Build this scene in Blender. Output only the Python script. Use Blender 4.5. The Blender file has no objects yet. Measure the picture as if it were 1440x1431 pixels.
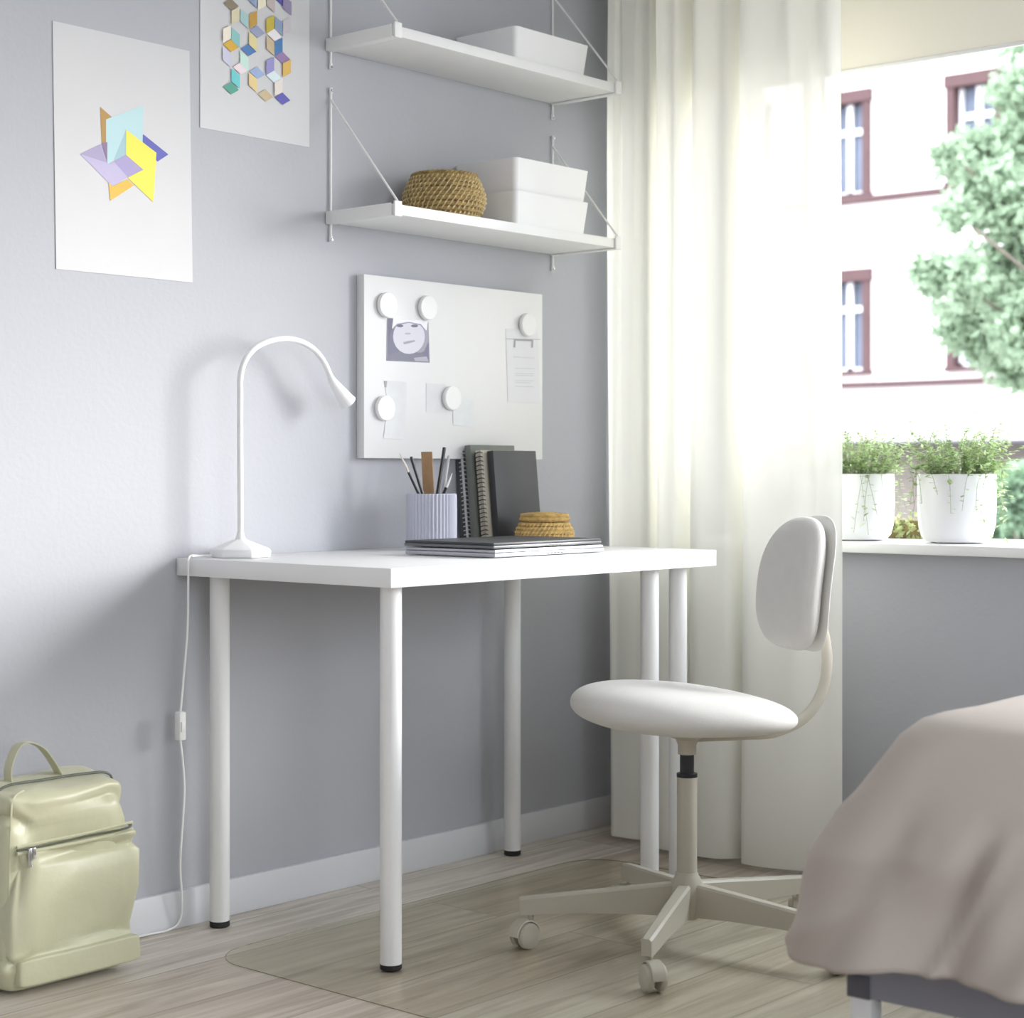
import bpy, bmesh, math, random
from mathutils import Vector, Matrix, noise
sc = bpy.context.scene
COL = sc.collection
R = math.radians
# ---------------------------------------------------------------- camera
CY, CZ, YAW, F, PY = 2.8559, .9045, .8545, 2535.42, 662.58
cd = bpy.data.cameras.new('camera'); cam = bpy.data.objects.new('camera', cd); COL.objects.link(cam)
cam.location = (0, -CY, CZ); cam.rotation_euler = (math.pi/2, 0, -YAW)
cd.sensor_fit = 'HORIZONTAL'; cd.sensor_width = 36; cd.lens = F/1440*36
cd.shift_y = (PY-715.5)/1440; cd.clip_end = 200
cd.dof.use_dof = True; cd.dof.focus_distance = 3.55; cd.dof.aperture_fstop = 5.2
sc.camera = cam
# ---------------------------------------------------------------- world and light
w = bpy.data.worlds.new('sky'); sc.world = w; w.use_nodes = True
nt = w.node_tree; nt.nodes.clear()
wo = nt.nodes.new('ShaderNodeOutputWorld'); bg = nt.nodes.new('ShaderNodeBackground')
tc = nt.nodes.new('ShaderNodeTexCoord'); sx = nt.nodes.new('ShaderNodeSeparateXYZ'); rp = nt.nodes.new('ShaderNodeValToRGB')
nt.links.new(tc.outputs['Generated'], sx.inputs[0]); nt.links.new(sx.outputs['Z'], rp.inputs[0])
rp.color_ramp.elements[0].position = 0.0; rp.color_ramp.elements[0].color = (.60, .62, .65, 1)
rp.color_ramp.elements[1].position = .5; rp.color_ramp.elements[1].color = (.86, .93, 1, 1)
nt.links.new(rp.outputs[0], bg.inputs[0]); nt.links.new(bg.outputs[0], wo.inputs[0])
bg.inputs[1].default_value = 3.2
w.cycles.sampling_method = 'AUTOMATIC'
pl = bpy.data.lights.new('window_portal', 'AREA'); pl.shape = 'RECTANGLE'; pl.size = 1.5; pl.size_y = 3.6
po = bpy.data.objects.new('window_portal', pl); COL.objects.link(po)
po.location = (4.085, -1.94, 1.48); po.rotation_euler = (0, R(90), 0); pl.cycles.is_portal = True
pl2 = bpy.data.lights.new('window_portal', 'AREA'); pl2.shape = 'RECTANGLE'; pl2.size = 2.4; pl2.size_y = 1.5
po2 = bpy.data.objects.new('window_portal', pl2); COL.objects.link(po2)
po2.location = (.9, -4.73, 1.5); po2.rotation_euler = (R(90), 0, 0); pl2.cycles.is_portal = True  # portal for the unseen window added behind the camera as fill
sn = bpy.data.lights.new('sun', 'SUN'); sn.energy = 2.75; sn.angle = R(32); sn.color = (1, .97, .94)
so = bpy.data.objects.new('sun', sn); COL.objects.link(so)
so.rotation_euler = Vector((-.78, .55, -.20)).to_track_quat('-Z', 'Y').to_euler()
sc.view_settings.view_transform = 'Standard'; sc.view_settings.look = 'None'
sc.view_settings.gamma = 1; sc.view_settings.use_curve_mapping = False
sc.view_settings.exposure = 1.27
sc.cycles.use_denoising = True
sc.cycles.max_bounces = 14; sc.cycles.diffuse_bounces = 8; sc.cycles.transparent_max_bounces = 24
sc.cycles.sample_clamp_indirect = 8
# ---------------------------------------------------------------- helpers
def ray(u, v):
    X = (u-720)/F; c, s = math.cos(YAW), math.sin(YAW)
    return Vector((c*X+s, -s*X+c, -(v-PY)/F))
O = Vector((0, -CY, CZ))
def on_y(u, v, Y): d = ray(u, v); return O+d*((Y+CY)/d.y)
def on_x(u, v, X): d = ray(u, v); return O+d*(X/d.x)
def lin(c): return tuple((x/12.92 if x <= .04045 else ((x+.055)/1.055)**2.4) for x in c)
def hexc(h): h = h.lstrip('#'); return lin([int(h[i:i+2], 16)/255 for i in (0, 2, 4)])
MATS = {}
def mat(name, col, rough=.6, metal=0, var=.04, nscale=8, bump=0, bscale=60, sheen=0, spec=.5, trans=0):
    if name in MATS: return MATS[name]
    m = bpy.data.materials.new(name); m.use_nodes = True; n = m.node_tree.nodes; l = m.node_tree.links
    b = n['Principled BSDF']; b.inputs['Roughness'].default_value = rough; b.inputs['Metallic'].default_value = metal
    b.inputs['Specular IOR Level'].default_value = spec
    if sheen: b.inputs['Sheen Weight'].default_value = sheen
    t = n.new('ShaderNodeTexCoord'); ns = n.new('ShaderNodeTexNoise'); ns.inputs['Scale'].default_value = nscale
    ns.inputs['Detail'].default_value = 3
    l.new(t.outputs['Object'], ns.inputs['Vector'])
    r = n.new('ShaderNodeValToRGB'); c = col if isinstance(col, tuple) else hexc(col)
    r.color_ramp.elements[0].position = .3; r.color_ramp.elements[1].position = .7
    r.color_ramp.elements[0].color = tuple(x*(1-var) for x in c)+(1,)
    r.color_ramp.elements[1].color = tuple(min(1, x*(1+var)) for x in c)+(1,)
    l.new(ns.outputs['Fac'], r.inputs[0]); l.new(r.outputs[0], b.inputs['Base Color'])
    if bump:
        n2 = n.new('ShaderNodeTexNoise'); n2.inputs['Scale'].default_value = bscale; n2.inputs['Detail'].default_value = 4
        l.new(t.outputs['Object'], n2.inputs['Vector'])
        bp = n.new('ShaderNodeBump'); bp.inputs['Strength'].default_value = bump; bp.inputs['Distance'].default_value = .01
        l.new(n2.outputs['Fac'], bp.inputs['Height']); l.new(bp.outputs[0], b.inputs['Normal'])
    MATS[name] = m; return m
def sheer(name, col, transp, transl, col2=None):
    m = bpy.data.materials.new(name); m.use_nodes = True; n = m.node_tree.nodes; l = m.node_tree.links
    n.clear(); out = n.new('ShaderNodeOutputMaterial')
    d = n.new('ShaderNodeBsdfDiffuse'); t = n.new('ShaderNodeBsdfTranslucent'); p = n.new('ShaderNodeBsdfTransparent')
    d.inputs[0].default_value = hexc(col)+(1,); t.inputs[0].default_value = hexc(col2 or col)+(1,)
    tcn = n.new('ShaderNodeTexCoord'); mp = n.new('ShaderNodeMapping'); mp.inputs['Scale'].default_value = (500, 500, 30)
    ns = n.new('ShaderNodeTexNoise'); ns.inputs['Scale'].default_value = 1
    l.new(tcn.outputs['Object'], mp.inputs[0]); l.new(mp.outputs[0], ns.inputs['Vector'])
    bp = n.new('ShaderNodeBump'); bp.inputs['Strength'].default_value = .08; l.new(ns.outputs['Fac'], bp.inputs['Height'])
    l.new(bp.outputs[0], d.inputs['Normal'])
    m1 = n.new('ShaderNodeMixShader'); m1.inputs[0].default_value = transl
    m2 = n.new('ShaderNodeMixShader'); m2.inputs[0].default_value = transp
    l.new(d.outputs[0], m1.inputs[1]); l.new(t.outputs[0], m1.inputs[2])
    l.new(m1.outputs[0], m2.inputs[1]); l.new(p.outputs[0], m2.inputs[2]); l.new(m2.outputs[0], out.inputs[0])
    return m
def clear(name, tint, gloss=.06, rough=.05):
    m = bpy.data.materials.new(name); m.use_nodes = True; n = m.node_tree.nodes; l = m.node_tree.links
    n.clear(); out = n.new('ShaderNodeOutputMaterial')
    p = n.new('ShaderNodeBsdfTransparent'); p.inputs[0].default_value = tint+(1,)
    g = n.new('ShaderNodeBsdfGlossy'); g.inputs['Roughness'].default_value = rough
    fr = n.new('ShaderNodeFresnel'); fr.inputs[0].default_value = 1.45
    mm = n.new('ShaderNodeMath'); mm.operation = 'MULTIPLY'; mm.inputs[1].default_value = gloss*10
    mx = n.new('ShaderNodeMixShader'); l.new(fr.outputs[0], mm.inputs[0]); l.new(mm.outputs[0], mx.inputs[0])
    l.new(p.outputs[0], mx.inputs[1]); l.new(g.outputs[0], mx.inputs[2]); l.new(mx.outputs[0], out.inputs[0])
    return m
def obj(name, bm, m, parent=None, smooth=True, angle=35):
    me = bpy.data.meshes.new(name); bmesh.ops.recalc_face_normals(bm, faces=bm.faces[:]); bm.to_mesh(me); bm.free()
    for mm in (m if isinstance(m, (list, tuple)) else [m]): me.materials.append(mm)
    o = bpy.data.objects.new(name, me); COL.objects.link(o)
    if smooth:
        me.shade_smooth(); me.set_sharp_from_angle(angle=R(angle))
    if parent: o.parent = parent
    return o
def thing(name, label, cat, loc=(0, 0, 0), rz=0, group=None, parent=None):
    o = bpy.data.objects.new(name, None); COL.objects.link(o); o.location = loc; o.rotation_euler = (0, 0, rz)
    o.empty_display_size = .05
    o['label'] = label; o['category'] = cat
    if group: o['group'] = group
    return o
def tag(o, label, cat, group=None, kind=None, loc=None):
    o['label'] = label; o['category'] = cat
    if group: o['group'] = group
    if kind: o['kind'] = kind
    return o
def structure(name, bm, m, label=None, **k):
    o = obj(name, bm, m, **k); o['kind'] = 'structure'
    if label: o['label'] = label
    return o
def box(bm, x0, x1, y0, y1, z0, z1, bev=0, mi=0, seg=2, M=None):
    t = bmesh.new(); bmesh.ops.create_cube(t, size=1)
    for v in t.verts:
        v.co = Vector(((x0+x1)/2+v.co.x*(x1-x0), (y0+y1)/2+v.co.y*(y1-y0), (z0+z1)/2+v.co.z*(z1-z0)))
    if bev: bmesh.ops.bevel(t, geom=t.edges[:]+t.verts[:], offset=bev, segments=seg, profile=.5, affect='EDGES')
    return merge(bm, t, mi, M)
def merge(bm, t, mi=0, M=None):
    mp = {}
    for v in t.verts: mp[v] = bm.verts.new(M @ v.co if M else v.co)
    for f in t.faces:
        try: nf = bm.faces.new([mp[v] for v in f.verts]); nf.material_index = mi if mi else f.material_index
        except ValueError: pass
    t.free(); return bm
def tube(bm, pts, r, n=12, mi=0, closed=False, flat=None, up=None):
    """r: number or list; flat=(a,b) ellipse radii factors with frame 'up'"""
    pts = [Vector(p) for p in pts]; N = len(pts); rings = []; last = None
    for i, p in enumerate(pts):
        if closed: t = pts[(i+1) % N]-pts[i-1]
        else: t = pts[min(i+1, N-1)]-pts[max(i-1, 0)]
        t.normalize()
        if up is not None: a = Vector(up).cross(t)
        elif last is None: a = t.orthogonal()
        else: a = last-t*last.dot(t)
        if a.length < 1e-6: a = t.orthogonal()
        a.normalize(); last = a; b = t.cross(a)
        rr = r[i] if isinstance(r, (list, tuple)) else r
        fa, fb = flat or (1, 1)
        rings.append([bm.verts.new(p+a*math.cos(k/n*2*math.pi)*rr*fa+b*math.sin(k/n*2*math.pi)*rr*fb) for k in range(n)])
    M = N if closed else N-1
    for i in range(M):
        A, B = rings[i], rings[(i+1) % N]
        for k in range(n):
            f = bm.faces.new((A[k], A[(k+1) % n], B[(k+1) % n], B[k])); f.material_index = mi
    if not closed:
        for g in (rings[0], rings[-1]): bm.faces.new(g).material_index = mi
    return bm
def lathe(bm, prof, n=48, c=(0, 0, 0), mi=0, capb=True, capt=True, M=None):
    c = Vector(c); rings = []
    for r_, z in prof:
        rings.append([bm.verts.new((M @ Vector((r_*math.cos(k/n*2*math.pi), r_*math.sin(k/n*2*math.pi), z)) if M else Vector((r_*math.cos(k/n*2*math.pi), r_*math.sin(k/n*2*math.pi), z)))+c) for k in range(n)])
    for A, B in zip(rings, rings[1:]):
        for k in range(n): bm.faces.new((A[k], A[(k+1) % n], B[(k+1) % n], B[k])).material_index = mi
    if capb: bm.faces.new(rings[0]).material_index = mi
    if capt: bm.faces.new(rings[-1]).material_index = mi
    return bm
def spline(pts, k=8):
    pts = [Vector(p) for p in pts]; out = []
    for i in range(len(pts)-1):
        p0, p1, p2, p3 = pts[max(i-1, 0)], pts[i], pts[i+1], pts[min(i+2, len(pts)-1)]
        for j in range(k):
            t = j/k
            out.append(.5*((2*p1)+(p2-p0)*t+(2*p0-5*p1+4*p2-p3)*t*t+(3*p1-p0-3*p2+p3)*t**3))
    out.append(pts[-1]); return out
def grid(bm, fn, nu, nv, mi=0, wrap_u=False):
    V = [[bm.verts.new(fn(i/nu, j/nv)) for j in range(nv+1)] for i in range(nu if wrap_u else nu+1)]
    for i in range(nu):
        A, B = V[i], V[(i+1) % len(V)]
        for j in range(nv):
            bm.faces.new((A[j], B[j], B[j+1], A[j+1])).material_index = mi
    return V
def sgnpow(x, p): return math.copysign(abs(x)**p, x)
def B(): return bmesh.new()
# ---------------------------------------------------------------- materials
M_wall = mat('wall_paint', (.465, .473, .505), .85, var=.012, nscale=2, bump=.06, bscale=90, spec=.3)
M_white = mat('white_lacquer', (.83, .83, .83), .35, var=.01)
M_whitem = mat('white_matte', (.82, .82, .81), .6, var=.012)
M_trim = mat('white_trim', (.72, .73, .76), .45, var=.01)
M_ceil = mat('ceiling_paint', (.8, .8, .79), .9, var=.01)
M_paper = mat('poster_paper', (.63, .63, .64), .7, var=.01)
M_black = mat('black_rubber', (.012, .012, .012), .5)
M_dark = mat('black_metal', (.02, .02, .022), .35)
M_powder = mat('beige_powder_coat', (.50, .465, .385), .42, var=.02)
M_chair = mat('cream_upholstery', (.66, .645, .615), .95, var=.02, nscale=30, bump=.12, bscale=400, sheen=.3)
M_duvet = mat('duvet_cotton', (.52, .462, .415), .95, var=.02, nscale=4, bump=.05, bscale=300)
M_bedgrey = mat('grey_bed_paint', (.28, .285, .33), .5, var=.02)
M_pack = mat('pale_green_nylon', (.56, .55, .375), .38, var=.04, nscale=5, bump=.10, bscale=35, sheen=.2)
M_packd = mat('dark_zip', (.10, .11, .08), .5)
M_metal = mat('steel', (.55, .55, .56), .25, metal=1)
M_silver = mat('silver_shell', (.42, .43, .46), .35, metal=.6)
M_seagrass = mat('seagrass', (.34, .235, .085), .8, var=.35, nscale=60, bump=.3, bscale=200)
M_seagl = mat('seagrass_binding', (.58, .46, .25), .8, var=.2, nscale=80)
M_golden = mat('golden_seagrass', (.55, .36, .12), .75, var=.3, nscale=80, bump=.3, bscale=200)
M_goldl = mat('golden_binding', (.70, .50, .22), .75, var=.15, nscale=80)
# ---------------------------------------------------------------- setting
W = 3.70; XL, YB, H = -1.6, -4.6, 2.55
def wood_floor():
    m = bpy.data.materials.new('oak_planks'); m.use_nodes = True; n = m.node_tree.nodes; l = m.node_tree.links
    b = n['Principled BSDF']; t = n.new('ShaderNodeTexCoord')
    br = n.new('ShaderNodeTexBrick'); br.offset = .37; br.inputs['Scale'].default_value = 1
    br.inputs['Brick Width'].default_value = 1.9; br.inputs['Row Height'].default_value = .185
    br.inputs['Mortar Size'].default_value = .0016; br.inputs['Mortar Smooth'].default_value = .3; br.inputs['Bias'].default_value = 0
    br.inputs['Color1'].default_value = (.65, .60, .535, 1); br.inputs['Color2'].default_value = (.50, .43, .355, 1)
    br.inputs['Mortar'].default_value = (.28, .25, .22, 1)
    mp0 = n.new('ShaderNodeMapping'); mp0.inputs['Location'].default_value = (.35, .06, 0)
    l.new(t.outputs['Object'], mp0.inputs[0]); l.new(mp0.outputs[0], br.inputs['Vector'])
    mp = n.new('ShaderNodeMapping'); mp.inputs['Scale'].default_value = (1.6, 22, 1); l.new(t.outputs['Object'], mp.inputs[0])
    # shift the grain from board to board
    va = n.new('ShaderNodeVectorMath'); va.operation = 'ADD'; l.new(mp.outputs[0], va.inputs[0])
    sc_ = n.new('ShaderNodeVectorMath'); sc_.operation = 'SCALE'; sc_.inputs['Scale'].default_value = 60
    l.new(br.outputs['Color'], sc_.inputs[0]); l.new(sc_.outputs[0], va.inputs[1])
    ns = n.new('ShaderNodeTexNoise'); ns.inputs['Scale'].default_value = 1.3; ns.inputs['Detail'].default_value = 8; ns.inputs['Roughness'].default_value = .6
    ns.inputs['Distortion'].default_value = 1.2
    l.new(va.outputs[0], ns.inputs['Vector'])
    r = n.new('ShaderNodeValToRGB'); r.color_ramp.elements[0].position = .33; r.color_ramp.elements[0].color = (.58, .53, .47, 1)
    r.color_ramp.elements[1].position = .62; r.color_ramp.elements[1].color = (1.12, 1.12, 1.12, 1)
    l.new(ns.outputs['Fac'], r.inputs[0])
    mx = n.new('ShaderNodeMixRGB'); mx.blend_type = 'MULTIPLY'; mx.inputs[0].default_value = .75
    l.new(br.outputs['Color'], mx.inputs[1]); l.new(r.outputs[0], mx.inputs[2])
    l.new(mx.outputs[0], b.inputs['Base Color']); b.inputs['Roughness'].default_value = .38
    bp = n.new('ShaderNodeBump'); bp.inputs['Strength'].default_value = .15; bp.inputs['Distance'].default_value = .004
    l.new(ns.outputs['Fac'], bp.inputs['Height']); l.new(bp.outputs[0], b.inputs['Normal'])
    return m
structure('floor', box(B(), XL, W+.38, YB, 0, -.06, 0), wood_floor(), smooth=False)
structure('ceiling', box(B(), XL-.1, W+.38, YB-.1, .1, H, H+.1), M_ceil, smooth=False)
structure('wall_left', box(B(), XL-.1, W+.38, 0, .12, -.06, H), M_wall, smooth=False)
structure('wall_back', box(B(), XL-.1, XL, YB-.1, 0, -.06, H), M_wall, smooth=False)
q = B(); box(q, XL, -.3, YB-.12, YB, -.06, H); box(q, 2.1, W+.38, YB-.12, YB, -.06, H)
box(q, -.3, 2.1, YB-.12, YB, -.06, .75); box(q, -.3, 2.1, YB-.12, YB, 2.25, H)  # unseen opening, added so skylight lifts the camera-facing surfaces
structure('wall_right', q, M_wall, smooth=False)
q = B()
for x in (-.3, .87, 2.04): box(q, x, x+.06, YB-.09, YB-.04, .75, 2.25, bev=.004)
for z in (.75, 2.19): box(q, -.24, 2.04, YB-.089, YB-.041, z, z+.06, bev=.004)
structure('added_fill_window', q, M_white)  # frame of the added, unseen fill window
WY0, WY1, ZS, ZT = -.13, -3.75, .716, 2.22
b = B(); box(b, W, W+.38, YB, 0, -.06, ZS); box(b, W, W+.38, YB, 0, ZT, H)
box(b, W, W+.38, WY0, 0, ZS, ZT); box(b, W, W+.38, YB, WY1, ZS, ZT)
structure('wall_window', b, M_wall, smooth=False)
structure('trim_1', box(B(), W-.045, W+.38, WY1, WY0, ZS+.001, .740, bev=.002), M_white).name = 'trim_1'
# skirting: a slightly thicker run on the left, a thinner one by the corner
structure('baseboard_left', box(box(B(), XL, 3.20, -.014, 0, 0, .0735, bev=.0015), 3.2005, W, -.009, 0, 0, .0735, bev=.0015), M_trim)
structure('baseboard_window', box(B(), W-.012, W, YB, -.0145, 0, .0735, bev=.0015), M_trim)
# window: fixed light behind the curtain with its frame, the other casement stands open
xf = 4.03
wf = B()
for y0, y1 in ((WY0, WY0-.05), (-.35, -.415), (WY1+.05, WY1)): box(wf, xf, xf+.05, y1, y0, .7405, ZT, bev=.004)
box(wf, xf+.002, xf+.048, -.35, WY0-.05, .7405, .80, bev=.004); box(wf, xf+.002, xf+.048, WY1, WY0, ZT-.06, ZT-.001, bev=.004)
wfo = structure('window_1', wf, M_white)
g = obj('window_pane', box(B(), xf+.02, xf+.024, -.35, WY0-.05, .80, ZT-.06), clear('window_glass', (.96, .98, .98)), wfo, smooth=False)
# ---------------------------------------------------------------- outside
def scaled(P, k=1.8125): return (P[0]*k, (P[1]+CY)*k-CY, CZ+(P[2]-CZ)*k)
XF = 29.0
def fy(y): return (y+CY)*1.8125-CY
def fz(z): return CZ+(z-CZ)*1.8125
M_fac = mat('pink_render', (.80, .74, .73), .9, var=.03, nscale=.6)
M_red = mat('oxblood_surround', (.075, .035, .037), .7, var=.1, nscale=3)
M_pane = mat('blue_grey_pane', (.13, .15, .21), .5, var=.15, nscale=1.2)
M_plinth = mat('taupe_render', (.17, .145, .13), .9, var=.06, nscale=1)
M_case = mat('white_casement', (.8, .8, .82), .5)
bd = thing('apartment_building', 'pale pink rendered apartment building with dark red window surrounds outside the window', 'building', (XF, 5, -4))
def fobj(name, bm, m, parent, **k):
    for v in bm.verts: v.co -= Vector((XF, 5, -4))
    return obj(name, bm, m, parent, **k)
cols = [(fy(8.07), fy(7.50)), (fy(6.87), fy(6.307)), (fy(5.447), fy(4.885)), (fy(3.70), fy(3.14)), (fy(2.3), fy(1.75)), (fy(.9), fy(.35))]
rows = [(fz(3.683), fz(4.732)), (fz(1.90), fz(2.93)), (fz(5.45), fz(6.5))]
fb = B(); ylo, yhi = -5, 22
ed = sorted([a for c_ in cols for a in c_]); 
ys = [ylo]+ed+[yhi]
for i in range(0, len(ys), 2): box(fb, XF, XF+.4, ys[i], ys[i+1], fz(1.2), 14)
zr = sorted([a for c_ in rows for a in c_]); zz = [fz(1.2)]+zr+[14]
for (a, c_) in cols:
    for i in range(0, len(zz), 2): box(fb, XF, XF+.4, min(a, c_), max(a, c_), zz[i], zz[i+1])
fobj('facade_wall', fb, M_fac, bd, smooth=False)
fobj('lower_wall', box(B(), XF-.02, XF+.4, ylo, yhi, -4, fz(1.2)), M_plinth, bd, smooth=False)
for zl in (3.60, 1.745, 5.38):
    fobj('ledge', box(B(), XF-.18, XF, ylo, yhi, fz(zl), fz(zl+.055), bev=.02), M_red, bd)
fobj('canopy', box(B(), XF-.9, XF-.025, ylo, fy(6.6), fz(1.165), fz(1.20), bev=.02), mat('dark_canopy', (.10, .09, .11), .6), bd)
for (a, c_) in cols:
    lo, hi = min(a, c_), max(a, c_)
    for (z0, z1) in rows:
        fr = B(); t_ = .13
        box(fr, XF-.07, XF+.28, lo-.02, lo+t_, z0, z1); box(fr, XF-.07, XF+.28, hi-t_, hi+.02, z0, z1); box(fr, XF-.10, XF+.28, lo-.05, hi+.05, z1-.2, z1+.02)
        box(fr, XF-.10, XF+.28, lo-.05, hi+.05, z0-.05, z0+.03)
        wn = fobj('window', fr, M_red, bd, smooth=False)
        cs = B(); mid = (lo+hi)/2
        box(cs, XF+.15, XF+.22, mid-.06, mid+.06, z0, z1-.2); box(cs, XF+.16, XF+.21, lo+t_, hi-t_, z0+(z1-z0)*.60, z0+(z1-z0)*.66)
        box(cs, XF+.15, XF+.22, lo+t_, hi-t_, z0, z0+.1)
        box(cs, XF+.15, XF+.22, lo+t_, lo+t_+.07, z0, z1-.2); box(cs, XF+.15, XF+.22, hi-t_-.07, hi-t_, z0, z1-.2)
        c0 = fobj('casement', cs, M_case, wn, smooth=False)
        fobj('pane', box(B(), XF+.24, XF+.26, lo+.1, hi-.1, z0, z1-.1), M_pane, wn, smooth=False)
structure('ground', box(B(), 6, 60, -25, 45, -4.2, -4.0), mat('street_paving', (.33, .33, .32), .9, var=.1, nscale=.5), smooth=False)
# trees and bush
def leafmat(name, c, tr=.45):
    m = bpy.data.materials.new(name); m.use_nodes = True; n = m.node_tree.nodes; l = m.node_tree.links; n.clear()
    out = n.new('ShaderNodeOutputMaterial'); d = n.new('ShaderNodeBsdfDiffuse'); t = n.new('ShaderNodeBsdfTranslucent')
    tcn = n.new('ShaderNodeTexCoord'); ns = n.new('ShaderNodeTexNoise'); ns.inputs['Scale'].default_value = 40 if tr > .4 else 1.5
    l.new(tcn.outputs['Object'], ns.inputs['Vector']); r = n.new('ShaderNodeValToRGB')
    r.color_ramp.elements[0].position = .35; r.color_ramp.elements[1].position = .65
    r.color_ramp.elements[0].color = tuple(x*.7 for x in c)+(1,); r.color_ramp.elements[1].color = tuple(min(1, x*1.3) for x in c)+(1,)
    l.new(ns.outputs['Fac'], r.inputs[0]); l.new(r.outputs[0], d.inputs[0]); l.new(r.outputs[0], t.inputs[0])
    mx = n.new('ShaderNodeMixShader'); mx.inputs[0].default_value = tr; l.new(d.outputs[0], mx.inputs[1]); l.new(t.outputs[0], mx.inputs[2])
    l.new(mx.outputs[0], out.inputs[0]); return m
def leaf(bm, p, d, up, L, Wd, mi=0):
    d = d.normalized(); s = d.cross(up)
    if s.length < 1e-4: s = d.orthogonal()
    s.normalize(); nn = s.cross(d)
    a = bm.verts.new(p); b_ = bm.verts.new(p+d*L*.5+s*Wd*.5+nn*L*.06); c_ = bm.verts.new(p+d*L); e = bm.verts.new(p+d*L*.5-s*Wd*.5+nn*L*.06)
    bm.faces.new((a, b_, c_, e)).material_index = mi
rnd = random.Random(5)
def rv(rn): 
    while 1:
        v = Vector((rn.uniform(-1, 1), rn.uniform(-1, 1), rn.uniform(-1, 1)))
        if .05 < v.length < 1: return v
def tree(name, label, D, blobs, dens, trunk_uv, mleaf, mtrunk, L):
    base = O+ray(*trunk_uv)*D; base.z = -4
    root = thing(name, label, 'tree' if 'tree' in name else 'bush', base)
    fb = B(); tb = B(); cen = []
    for (u, v, r_) in blobs:
        c_ = O+ray(u, v)*(D+rnd.uniform(-.6, .6))-base; rr = r_/F*D; cen.append((c_, rr))
        for _ in range(int(dens*(r_/60)**2)):
            q = rv(rnd).normalized()*rr*rnd.uniform(.3, 1.15); q.z *= .85
            leaf(fb, c_+q, rv(rnd), rv(rnd), L*rnd.uniform(.7, 1.3), L*.6)
    top = max(c_.z for c_, _ in cen)
    tube(tb, spline([(0, 0, 0), (.05, .1, top*.4), (-.1, 0, top*.75), (.1, 0, top)]), [max(.04, .2*(1-i/28)) for i in range(25)], 8)
    for c_, rr in cen:
        s = Vector((0, 0, max(.2, c_.z*.55))); tube(tb, spline([s, (s+c_)/2+Vector((0, 0, .3)), c_], 5), [.035-.0025*i for i in range(11)], 6)
    obj('foliage', fb, mleaf, root, smooth=False); obj('trunk', tb, mtrunk, root)
M_bark = mat('bark', (.16, .13, .11), .9, var=.3)
tree('leafy_tree', 'light green leafy tree in front of the pink building', 15, [(1440, 130, 45), (1475, 60, 60), (1425, 200, 40), (1365, 225, 45), (1335, 215, 22), (1400, 270, 55), (1345, 300, 25), (1460, 300, 70), (1310, 385, 30), (1350, 395, 40), (1410, 390, 60), (1350, 455, 35), (1400, 470, 50), (1460, 450, 70), (1430, 520, 35), (1520, 200, 90), (1530, 400, 90), (1560, 30, 70)],
     1300, (1850, 900), leafmat('tree_leaf', (.34, .43, .31), .5), M_bark, .12)
tree('leafy_bush', 'green bush below the canopy of the pink building', 17, [(1425, 700, 50), (1470, 690, 50), (1400, 750, 40), (1440, 780, 60), (1340, 760, 40), (1300, 800, 40), (1500, 760, 60), (1260, 800, 30)], 2200, (1440, 800), leafmat('bush_leaf', (.24, .34, .23), .4), M_bark, .11)
# ---------------------------------------------------------------- blind, curtain
bl = thing('roller_blind', 'cream roller blind half lowered over the window', 'blind', (3.735, (WY0+WY1)/2, 2.2))
q = B(); grid(q, lambda u, v: Vector((0, (u-.5)*(WY0-WY1-.02), -(2.2-1.853)*v)), 4, 4)
obj('blind_fabric', q, sheer('blind_fabric', '#d6d2c4', 0, .07), bl, smooth=False)
obj('bottom_bar', box(B(), -.004, .004, (WY1-WY0)/2+.01, (WY0-WY1)/2-.01, -.357, -.347, bev=.002), M_whitem, bl)
obj('roller', tube(B(), [(0.02, (WY1-WY0)/2+.005, -.005), (0.02, (WY0-WY1)/2-.005, -.005)], .02, 16), M_whitem, bl)
obj('pull_tab', box(box(B(), -.003, .001, -.33, -.27, -.366, -.357), -.004, .002, -.303, -.297, -.380, -.366), M_dark, bl)
cu = thing('curtain', 'sheer white curtain hanging to the floor beside the window', 'curtain', (3.47, -.45, .012))
cpath = [(3.655, -.016), (3.60, -.058), (3.545, -.100), (3.497, -.135), (3.492, -.16), (3.495, -.215), (3.515, -.245), (3.58, -.25), (3.55, -.28), (3.47, -.295), (3.445, -.32), (3.45, -.36), (3.52, -.375), (3.53, -.385), (3.455, -.40), (3.437, -.44), (3.45, -.495), (3.50, -.525), (3.56, -.50), (3.58, -.53), (3.50, -.545), (3.445, -.55), (3.437, -.60), (3.45, -.66), (3.47, -.71), (3.495, -.75), (3.51, -.775)]  # first points: hidden return to the wall, added to block direct sun
cp = spline([(x, y, 0) for x, y in cpath], 10)
def cfn(u, v):
    i = u*(len(cp)-1); k = min(int(i), len(cp)-2); p = cp[k].lerp(cp[k+1], i-k); z = v*(H-.06)
    hgt = min(1, max(0, (z-.1)/1.6))
    x = 3.475+(p.x-3.475)*(1-.12*hgt); y = -.45+(p.y+.45)*(1-.02*hgt)
    x += .011*hgt*math.sin(u*95+1.3*math.sin(z*1.1))+.005*math.sin(u*41+z*.9)*hgt
    y += .006*math.sin(u*60+z*1.3)*hgt
    if y > -.30: x = max(x, 3.484+.010*hgt)
    if y > -.12: x, y = p.x, p.y
    return Vector((x-3.47, y+.45, z))
q = B(); grid(q, cfn, 420, 40)
M_cur = sheer('sheer_voile', '#f5f4ec', .07, .18)
obj('curtain_panel', q, M_cur, cu, angle=180)
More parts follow.
